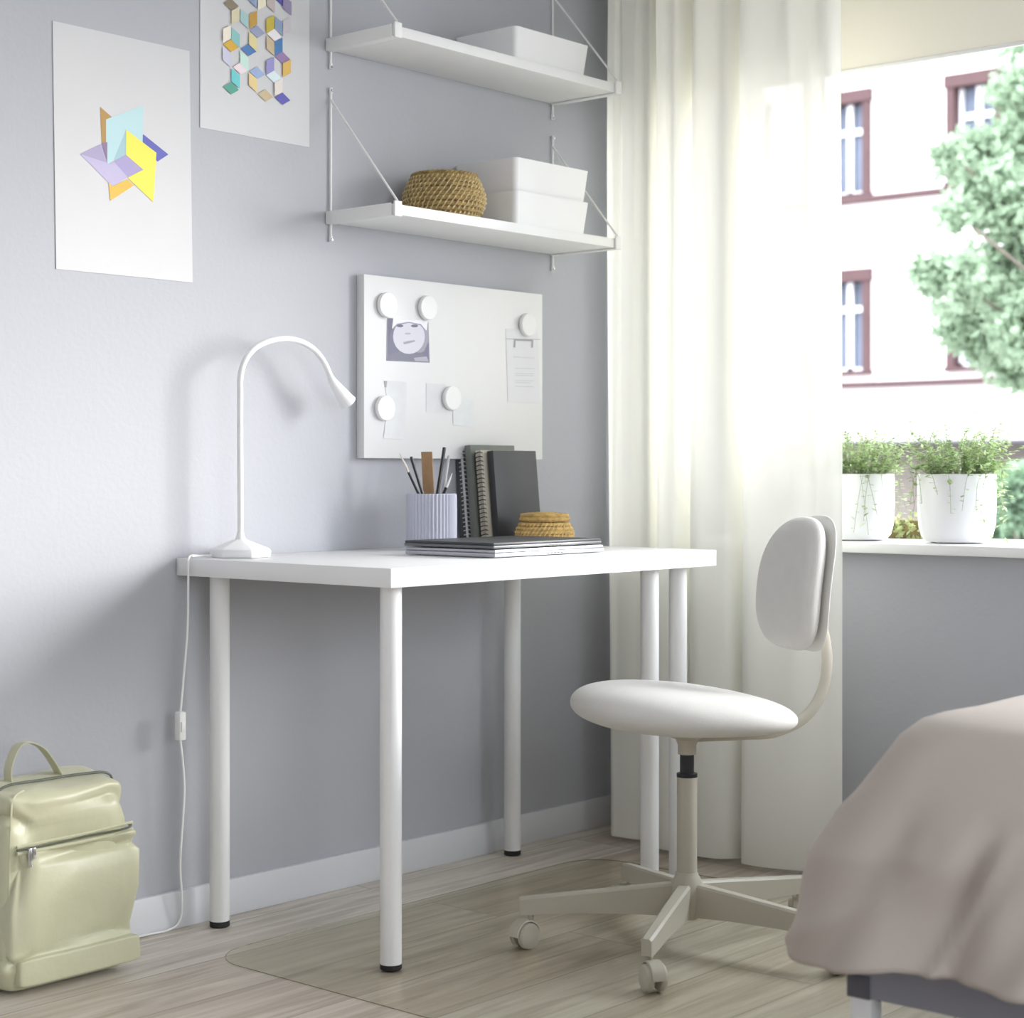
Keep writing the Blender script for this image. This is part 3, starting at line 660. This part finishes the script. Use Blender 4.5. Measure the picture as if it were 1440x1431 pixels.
# desk feet and casters stand on the mat
# ---------------------------------------------------------------- swivel chair
hx, hy = 2.804, -.856
fdir = Vector((-.857, .514, 0)).normalized(); bdir = -fdir; ldir = Vector((-.514, -.857, 0)).normalized()
ch = thing('desk_chair', 'cream upholstered swivel chair on a five-star caster base', 'chair', (hx, hy, 0))
def L3(b_, l_, z): return bdir*b_+ldir*l_+Vector((0, 0, z))
q = B(); z0 = .0018
lathe(q, [(.019, .055), (.024, .058), (.031, .075), (.034, .10), (.031, .122), (.022, .138), (.0205, .144)], 40)
hub = obj('base_hub', q, M_powder, ch)
RA, A0 = .319, 2.283
for k in range(5):
    an = A0+k*2*math.pi/5; dv = Vector((math.cos(an), math.sin(an), 0)); sv = Vector((-dv.y, dv.x, 0))
    q = B(); secs = []
    for (r_, zt_, zb_, w_) in ((.026, .124, .062, .0135), (.10, .117, .066, .0125), (.20, .107, .067, .0115), (RA-.004, .0955, .063, .0105), (RA, .0935, .065, .009)):
        c_ = dv*r_; e = .004
        secs.append([q.verts.new(p) for p in (c_-sv*w_+Vector((0, 0, zb_)), c_+sv*w_+Vector((0, 0, zb_)), c_+sv*w_+Vector((0, 0, zt_-e)), c_+sv*(w_-e)+Vector((0, 0, zt_)), c_-sv*(w_-e)+Vector((0, 0, zt_)), c_-sv*w_+Vector((0, 0, zt_-e)))])
    for A, Bq in zip(secs, secs[1:]):
        for j in range(6): q.faces.new((A[j], A[(j+1) % 6], Bq[(j+1) % 6], Bq[j]))
    q.faces.new(secs[0]); q.faces.new(secs[-1])
    arm = obj('base_arm', q, M_powder, ch, angle=28)
    # caster: stem, hood and two wheels, trailing
    tr_an = {0: 3.0, 1: 4.2, 4: 2.4, 2: 5.0, 3: .6}[k]
    tv = Vector((math.cos(tr_an), math.sin(tr_an), 0)); ax = Vector((-tv.y, tv.x, 0))
    pc = dv*(RA-.022); wc_ = pc+tv*.016; wr = .0245; zc = z0+wr
    q = B(); tube(q, [pc+Vector((0, 0, .045)), pc+Vector((0, 0, .0655))], .006, 12)
    # hood: thick arc over the wheels
    hood = []
    for j in range(13):
        a_ = R(-25+j*17)
        hood.append((wc_+tv*(-math.cos(a_))*(wr+.0045)*-1*0+(-tv)*math.cos(a_)*(wr+.0035)*1+Vector((0, 0, zc+math.sin(a_)*(wr+.0035)))))
    for s in (0,):
        rows_ = []
        for p in hood:
            cdir = (p-(wc_+Vector((0, 0, zc)))).normalized()
            rows_.append([q.verts.new(p+ax*l_+cdir*o_) for l_, o_ in ((-.0135, -.001), (-.012, .0018), (.012, .0018), (.0135, -.001), (.012, -.002), (-.012, -.002))])
        for A, Bq in zip(rows_, rows_[1:]):
            for j in range(6): q.faces.new((A[j], A[(j+1) % 6], Bq[(j+1) % 6], Bq[j]))
        q.faces.new(rows_[0]); q.faces.new(rows_[-1])
    box(q, -.004, .004, -.0045, .0045, zc-.008, zc+.024, bev=.001, M=Matrix.Translation(wc_-tv*0))
    cst = obj('caster', q, M_powder, ch)
    for s in (-1, 1):
        q = B(); Mx = Matrix.Translation(wc_+Vector((0, 0, zc))) @ (ax*s).to_track_quat('Z', 'Y').to_matrix().to_4x4()
        lathe(q, [(wr-.002, .0065), (wr, .0085), (wr, .015), (wr-.002, .0185), (wr*.6, .0212), (.002, .0218)], 32, M=Mx)
        obj('wheel', q, M_powder, cst)
q = B(); lathe(q, [(.0192, .140), (.0192, .324)], 40, capt=True); obj('column', q, M_powder, ch)
q = B(); lathe(q, [(.0198, .3242), (.0198, .331), (.0135, .332), (.0135, .368)], 32); obj('gas_lift', q, M_dark, ch)['label'] = 'black gas lift tube'
q = B(); lathe(q, [(.0175, .3675), (.0175, .385), (.022, .396), (.040, .404), (.052, .408)], 32)
tube(q, spline([L3(.0, 0, .4015), L3(.12, 0, .4005), L3(.185, 0, .402), L3(.25, 0, .428), L3(.287, 0, .478), L3(.297, 0, .54), L3(.285, 0, .607), L3(.272, 0, .655), L3(.268, 0, .70)], 8), .0095, 12, flat=(1.25, .62), up=ldir)
obj('seat_support', q, M_powder, ch)
# seat
q = B()
def seatp(u, v):
    th = u*2*math.pi; ph_ = (v-.5)*math.pi
    cr = abs(math.cos(ph_))**.5; sz_ = sgnpow(math.sin(ph_), .92)
    b_ = sgnpow(math.cos(th), .88)*cr*.211; l_ = sgnpow(math.sin(th), .88)*cr*.203
    t_ = (b_+.213)/.426
    hz = .046*(1-t_)+.033*t_+.004*math.sin(math.pi*t_)
    zc = .4565-.055*(b_+.05)-.05*max(0, b_)**2*4
    z = zc+(sz_*hz if sz_ > 0 else sz_*hz*(.92))
    z += -.006*math.exp(-((b_-.03)**2+l_**2)/.008) if sz_ > 0 else 0
    return L3(b_-.008, l_, max(z, .4085 if abs(b_) < .06 else z))
grid(q, seatp, 96, 40, wrap_u=True)
bmesh.ops.remove_doubles(q, verts=q.verts[:], dist=1e-5)
obj('seat', q, M_chair, ch, angle=180)
# backrest pad
def pad(hw, hh, ht, offb, bulge=1.0):
    def f(u, v):
        th = u*2*math.pi; ph_ = (v-.5)*math.pi
        cr = abs(math.cos(ph_))**.40
        ex_ = .78 if math.sin(th) > 0 else .60
        l_ = sgnpow(math.cos(th), ex_)*cr*hw; z_ = sgnpow(math.sin(th), ex_)*cr*hh
        t_ = sgnpow(math.sin(ph_), 1.0)*ht
        b_ = .232+offb+t_+.13*z_+.9*z_*z_-.55*l_*l_
        return L3(b_, l_, .688+z_)
    return f
q = B(); grid(q, pad(.114, .128, .028, -.012), 80, 28, wrap_u=True); bmesh.ops.remove_doubles(q, verts=q.verts[:], dist=1e-5)
obj('backrest', q, M_chair, ch, angle=180)
q = B(); grid(q, pad(.117, .131, .006, .0190), 80, 16, wrap_u=True); bmesh.ops.remove_doubles(q, verts=q.verts[:], dist=1e-5)
obj('back_shell', q, mat('white_back_shell', (.78, .77, .74), .5), ch, angle=180)
q = B(); tube(q, [L3(.258, 0, .72), L3(.275, 0, .72)], .014, 20); tube(q, [L3(.2755, 0, .72), L3(.285, 0, .715)], .0095, 16); obj('back_knob', q, M_powder, ch)
# ---------------------------------------------------------------- bed
bed = thing('bed_frame', 'grey bed frame with white metal legs at the right', 'bed', (2.12, -1.64, 0))
BX0, BX1, BY0, BY1 = 2.115, 3.15, -1.615, -3.65
for (x, y) in ((BX0, BY0-.03), (BX1-.03, BY0-.03), (BX0, BY1), (BX1-.03, BY1)):
    lg = obj('bed_leg', off(box(B(), x, x+.03, y, y+.03, 0, .205, bev=.0015), Vector((2.12, -1.64, 0))), M_white, bed); lg['label'] = 'white square metal leg'
q = B()
for (a, b_, c_, d2) in ((BX0-.002, BX0+.02, BY1, BY0), (BX1-.02, BX1, BY1, BY0), (BX0, BX1, BY0-.02, BY0+.002), (BX0, BX1, BY1, BY1+.02)): box(q, a, b_, c_, d2, .2055, .30, bev=.002)
obj('side_rail', off(q, Vector((2.12, -1.64, 0))), M_bedgrey, bed)
obj('corner_cap', off(box(B(), BX0-.004, BX0+.026, BY0-.03, BY0+.004, .204, .235, bev=.001), Vector((2.12, -1.64, 0))), M_dark if False else mat('dark_grey_plastic', (.10, .10, .115), .5), bed)
q = B(); box(q, BX0+.022, BX1-.022, BY1+.022, BY0-.022, .27, .295)
obj('slat_base', off(q, Vector((2.12, -1.64, 0))), M_bedgrey, bed)
mt = obj('mattress', box(B(), BX0+.03, BX1-.03, BY1+.03, BY0-.03, .2955, .50, bev=.03, seg=4), M_whitem); tag(mt, 'white mattress under the duvet on the bed', 'mattress')
# duvet
def duvet():
    q = B(); cxm, cym = (BX0+BX1)/2, (BY0+BY1)/2; A, Bb = (BX1-BX0)/2, (BY0-BY1)/2
    rc = .10; per = []
    def arc(cx, cy, a0, n):
        for k in range(n): 
            a_ = R(a0+90*k/n); per.append((Vector((cx+rc*math.cos(a_), cy+rc*math.sin(a_))), Vector((math.cos(a_), math.sin(a_)))))
    def seg(p, q_, nrm, n):
        for k in range(n): per.append((Vector(p).lerp(Vector(q_), k/n), Vector(nrm)))
    seg((A, -Bb+rc), (A, Bb-rc), (1, 0), 60); arc(A-rc, Bb-rc, 0, 14)
    seg((A-rc, Bb), (-A+rc, Bb), (0, 1), 60); arc(-A+rc, Bb-rc, 90, 24)
    seg((-A, Bb-rc), (-A, -Bb+rc), (-1, 0), 170); arc(-A+rc, -Bb+rc, 180, 10)
    seg((-A+rc, -Bb), (A-rc, -Bb), (0, -1), 30); arc(A-rc, -Bb+rc, 270, 10)
    N = len(per); arcl = [0]
    for i in range(1, N): arcl.append(arcl[-1]+(per[i][0]-per[i-1][0]).length)
    rf = random.Random(11); FOLDS = []
    a_c = arcl[134]
    for k in range(26): FOLDS.append((a_c-.25+k*.085+rf.uniform(-.03, .03), rf.uniform(.012, .026), rf.uniform(.010, .022)*(1 if rf.random() < .5 else -1), rf.uniform(.03, .14), rf.uniform(0, .45)))
    ztop = .560
    rows_ = []
    NT, NS = 22, 34
    for j in range(NT+NS+1):
        ring = []
        for i, (p, nr) in enumerate(per):
            wr_ = noise.noise(Vector((p.x*2.2, p.y*2.2, 3)))
            if j <= NT:
                t = j/NT; c_ = Vector((max(-A+.5, min(A-.5, p.x))*0, p.y*.55)); xy = c_.lerp(p, t)
                f = 1-t**2.4
                z = ztop+.058*f*(1+.4*wr_)-.004+.012*noise.noise(Vector((xy.x*5, xy.y*5, 1)))*(1-t**4)
                # rounding near the rim
                z -= .045*max(0, (t-.88)/.12)**2.2
            else:
                s = (j-NT)/NS
                hem = .245+.008*noise.noise(Vector((arcl[i]*1.5, 0, 7)))+.03*max(0, nr.y)
                drop = s*hem
                # overhang bulges outwards, folds deepen towards the hem
                out = .030*math.sin(min(1, s*2.2)*math.pi/2)+(.035+.062*max(0, nr.y))*s
                fold = (noise.noise(Vector((arcl[i]*7.0, s*1.2, 0)))*.034+noise.noise(Vector((arcl[i]*17+s*2.5, s*1.5, 4)))*.012)*s**.8
                fold += .020*(1-abs(noise.noise(Vector((arcl[i]*5+s*2.2, s*.9+arcl[i]*1.2, 9))))*2.2)**3*min(1, s*2.5)*(1-.4*s) if abs(noise.noise(Vector((arcl[i]*5+s*2.2, s*.9+arcl[i]*1.2, 9)))) < .45 else 0
                for (a_k, w_k, d_k, sl_k, s0_k) in FOLDS:
                    fold += d_k*math.exp(-((arcl[i]-a_k+sl_k*s)/w_k)**2)*max(0, min(1, (s-s0_k)*3.5))
                z = ztop-.049-drop; xy = p+nr*(out+fold)
            ring.append(q.verts.new((xy.x, xy.y, z)))
        rows_.append(ring)
    for A_, B_ in zip(rows_, rows_[1:]):
        for k in range(N): q.faces.new((A_[k], A_[(k+1) % N], B_[(k+1) % N], B_[k]))
    q.faces.new(rows_[0])
    o = obj('duvet', q, M_duvet, angle=180); o.location = (cxm, cym, 0)
    s = o.modifiers.new('sol', 'SOLIDIFY'); s.thickness = .006; s.offset = -1
    tag(o, 'beige cotton duvet draped over the bed at the right', 'duvet')
duvet()
# ---------------------------------------------------------------- backpack
bx, by = 1.893, -.105
bp_ = thing('backpack', 'pale green backpack standing on the floor against the wall', 'backpack', (bx, by, 0), R(0))
def ridge(v): return max(0, 1-abs(noise.noise(v))*3.2)**1.5
def fold_n(p, a):
    x, y, z = p[0], p[1], p[2]; wq = noise.noise(Vector((x*7, y*7, z*6)))*.5
    return a*(1.1*noise.noise(Vector((x*8+z*4, y*8, z*13+wq)))-1.0*ridge(Vector((x*5-z*5, y*5, z*12+x*5+wq)))+.5*noise.noise(Vector((x*20, z*28+x*14, 5+y*15)))+.45)
def sbox(hx_, hy_, z0_, z1_, ex=.28, topslope=0, wide=0, a=.006, cy_=0, cx_=0, nu=72, nv=44, frontb=0):
    def f(u, v):
        th = u*2*math.pi; ph_ = (v-.5)*math.pi
        cr = abs(math.cos(ph_))**ex; sx_ = sgnpow(math.cos(th), ex*1.15)*cr; sy_ = sgnpow(math.sin(th), ex*1.15)*cr; sz_ = sgnpow(math.sin(ph_), ex)
        z = (z0_+z1_)/2+sz_*(z1_-z0_)/2; t_ = (z-z0_)/(z1_-z0_)
        k = 1+wide*(1-t_); x = sx_*hx_*k; y = sy_*hy_*(1+frontb*(1-t_))
        z += topslope*sy_*(t_**4)
        P = Vector((x+cx_, y+cy_, z)); d = fold_n(P, a)*min(1, t_*6)
        nrm = Vector((sx_, sy_, .3*sz_*0)); 
        if nrm.length > 0: P += nrm.normalized()*d
        P.z += fold_n(P+Vector((3, 0, 0)), a)*.4*(t_ > .9)
        return P
    return f
q = B(); grid(q, sbox(.126, .066, .004, 0.352, .19, .008, .10, .013, frontb=.12), 96, 60, wrap_u=True); bmesh.ops.remove_doubles(q, verts=q.verts[:], dist=1e-5)
obj('pack_body', q, M_pack, bp_, angle=60)
q = B(); grid(q, sbox(.126, .020, .050, .252, .16, 0, .07, .020, cy_=-.060, cx_=.008), 80, 44, wrap_u=True); bmesh.ops.remove_doubles(q, verts=q.verts[:], dist=1e-5)
obj('front_pocket', q, M_pack, bp_, angle=60)
q = B(); grid(q, sbox(.128, .018, .018, .064, .16, 0, .0, .0015, cy_=-.0735, cx_=.010), 60, 20, wrap_u=True); bmesh.ops.remove_doubles(q, verts=q.verts[:], dist=1e-5)
obj('base_panel', q, M_pack, bp_, angle=60)
# zip line over the pocket, side piping, top zip
q = B(); tube(q, spline([(-.118, -.080, .254), (-.05, -.0835, .2555), (.03, -.0835, .258), (.10, -.082, .2585), (.132, -.066, .2585), (.137, -.05, .2585)], 6), .0022, 6); obj('pocket_zip', q, M_packd, bp_)
q = B(); tube(q, spline([(-.118, -.0795, .260), (.03, -.083, .2635), (.134, -.067, .2645)], 6), .0028, 6, flat=(1, 1)); tube(q, spline([(-.118, -.0805, .248), (.03, -.0845, .2505), (.134, -.068, .2525)], 6), .0030, 6)
obj('zip_flap', q, M_pack, bp_)
q = B(); box(q, -.102, -.095, -.092, -.088, .224, .256, bev=.001); box(q, -.092, -.086, -.090, -.084, .236, .256, bev=.001); obj('zip_pull', q, M_metal, bp_)
q = B(); tube(q, spline([(-.128, -.072, .06), (-.126, -.068, .18), (-.121, -.066, .30), (-.112, -.060, .340), (-.09, -.058, .351)], 8), .0022, 6)
obj('seam_piping', q, M_pack, bp_)
q = B(); tube(q, spline([(-.139, -.02, .10), (-.134, -.018, .25), (-.124, -.018, .33), (-.10, -.018, .3545), (-.03, -.02, .357), (.06, -.02, .357), (.112, -.02, .352), (.126, -.02, .33), (.131, -.02, .27)], 8), .0024, 6)
obj('top_zip', q, M_packd, bp_)
q = B(); hpts = spline([(a_+.052, b_2, c_2) for a_, b_2, c_2 in [(-.118, .022, .344), (-.121, .022, .375), (-.110, .022, .405), (-.098, .022, .418), (-.080, .022, .420), (-.055, .020, .408), (-.036, .018, .385), (-.016, .016, .352)]], 8)
tube(q, hpts, .0125, 10, flat=(.16, 1), up=(0, 1, 0)); obj('carry_handle', q, M_pack, bp_)
q = B()
for s in (-1, 1): tube(q, spline([(s*.06, .068, .33), (s*.075, .078, .25), (s*.08, .078, .12), (s*.085, .068, .03)], 6), .014, 8, flat=(.3, 1), up=(0, 1, 0))
obj('shoulder_straps', q, M_pack, bp_)
# ---------------------------------------------------------------- potted plants
M_pot = mat('white_pot', (.80, .80, .83), .45, var=.01); M_soil = mat('soil', (.05, .04, .03), .95, bump=.5, bscale=80)
M_lf = leafmat('plant_leaf', (.40, .50, .27), .55); M_stem = mat('plant_stem', (.18, .22, .10), .7)
def plant(label, x, y, seed, nleaf, tall):
    rn = random.Random(seed); r_ = thing('potted_plant', label, 'plant', (x, y, .7405), group='trailing plants in white pots on the sill')
    q = B(); lathe(q, [(.050, 0), (.070, .003), (.080, .015), (.0865, .04), (.0885, .08), (.0885, .156), (.087, .158), (.0845, .156), (.0845, .145)], 56, capt=False); obj('pot', q, M_pot, r_)
    q = B(); lathe(q, [(.0840, .138), (.0840, .146), (.05, .149), (.01, .150)], 40); obj('soil', q, M_soil, r_)
    st, lf = B(), B()
    for s in range(nleaf):
        a = rn.uniform(0, 6.283); rr = .07*math.sqrt(rn.random()); p = Vector((rr*math.cos(a), rr*math.sin(a), .150))
        outw = Vector((math.cos(a), math.sin(a), 0))
        k = rn.random()
        if k < .07: end = p+outw*rn.uniform(.0, .06)+Vector((rn.uniform(-.03, .03), rn.uniform(-.04, .04), rn.uniform(.10, tall)))
        elif k < .2: end = outw*rn.uniform(.098, .115)+Vector((0, 0, rn.uniform(.015, .12)))
        else: end = p+outw*rn.uniform(.01, .075)+Vector((rn.uniform(-.02, .02), rn.uniform(-.02, .02), rn.uniform(.02, .125)))
        if k >= .07 and k < .2: mid = outw*.100+Vector((0, 0, .172)); 
        else: mid = (p+end)/2+Vector((rn.uniform(-.02, .02), rn.uniform(-.02, .02), .012))
        if .07 <= k < .2:
            tv_ = Vector((-outw.y, outw.x, 0))*rn.uniform(-.035, .035); m2_ = outw*.099+tv_*.5+Vector((0, 0, (.172+end.z)*.55)); pts = spline([p, mid, m2_, end+tv_], 5)
        else: pts = spline([p, mid, end], 5)
        tube(st, pts, .00045, 4)
        for q_ in range(2, len(pts)):
            for _ in range(2 if k > .2 else 1):
                if k < .2 and rn.random() < .15: continue
                d = rv(rn)+outw*.7; d.z = d.z*.4
                sz_l = 1.35 if .07 <= k < .2 else 1
                leaf(lf, pts[q_], d, Vector((0, 0, 1)), rn.uniform(.009, .017)*sz_l, rn.uniform(.006, .010)*sz_l)
    obj('stems', st, M_stem, r_, smooth=False); obj('leaves', lf, M_lf, r_, smooth=False)
plant('white pot with a trailing small-leaved plant, furthest right on the sill', 3.80, -.904, 3, 210, .24)
yL = on_x(1205, 700, 3.80).y
plant('white pot with a trailing plant on the sill next to the curtain', 3.80, yL, 8, 200, .21)
# brown planter with leaves further out on the sill
pb = thing('planter_box', 'brown planter with pale leaves between the two white pots', 'planter', (3.99, on_x(1272, 740, 3.99).y, .7403))
obj('planter', box(B(), -.04, .04, -.085, .085, 0, .045, bev=.003), mat('olive_brown_clay', (.13, .10, .03), .8, var=.2, nscale=40), pb)
q = B(); rn = random.Random(4)
for _ in range(70): leaf(q, Vector((rn.uniform(-.035, .035)-.012, rn.uniform(-.08, .08), rn.uniform(.02, .055))), rv(rn)+Vector((-.8, 0, 0)), rv(rn), .020, .012)
for _ in range(30): leaf(q, Vector((-.042, rn.uniform(-.08, .08), rn.uniform(.008, .04))), Vector((-.1, rn.uniform(-1, 1), rn.uniform(-.6, .6))), Vector((1, 0, 0)), .020, .012)
obj('leaves', q, leafmat('pale_leaf', (.42, .45, .22), .5), pb, smooth=False)
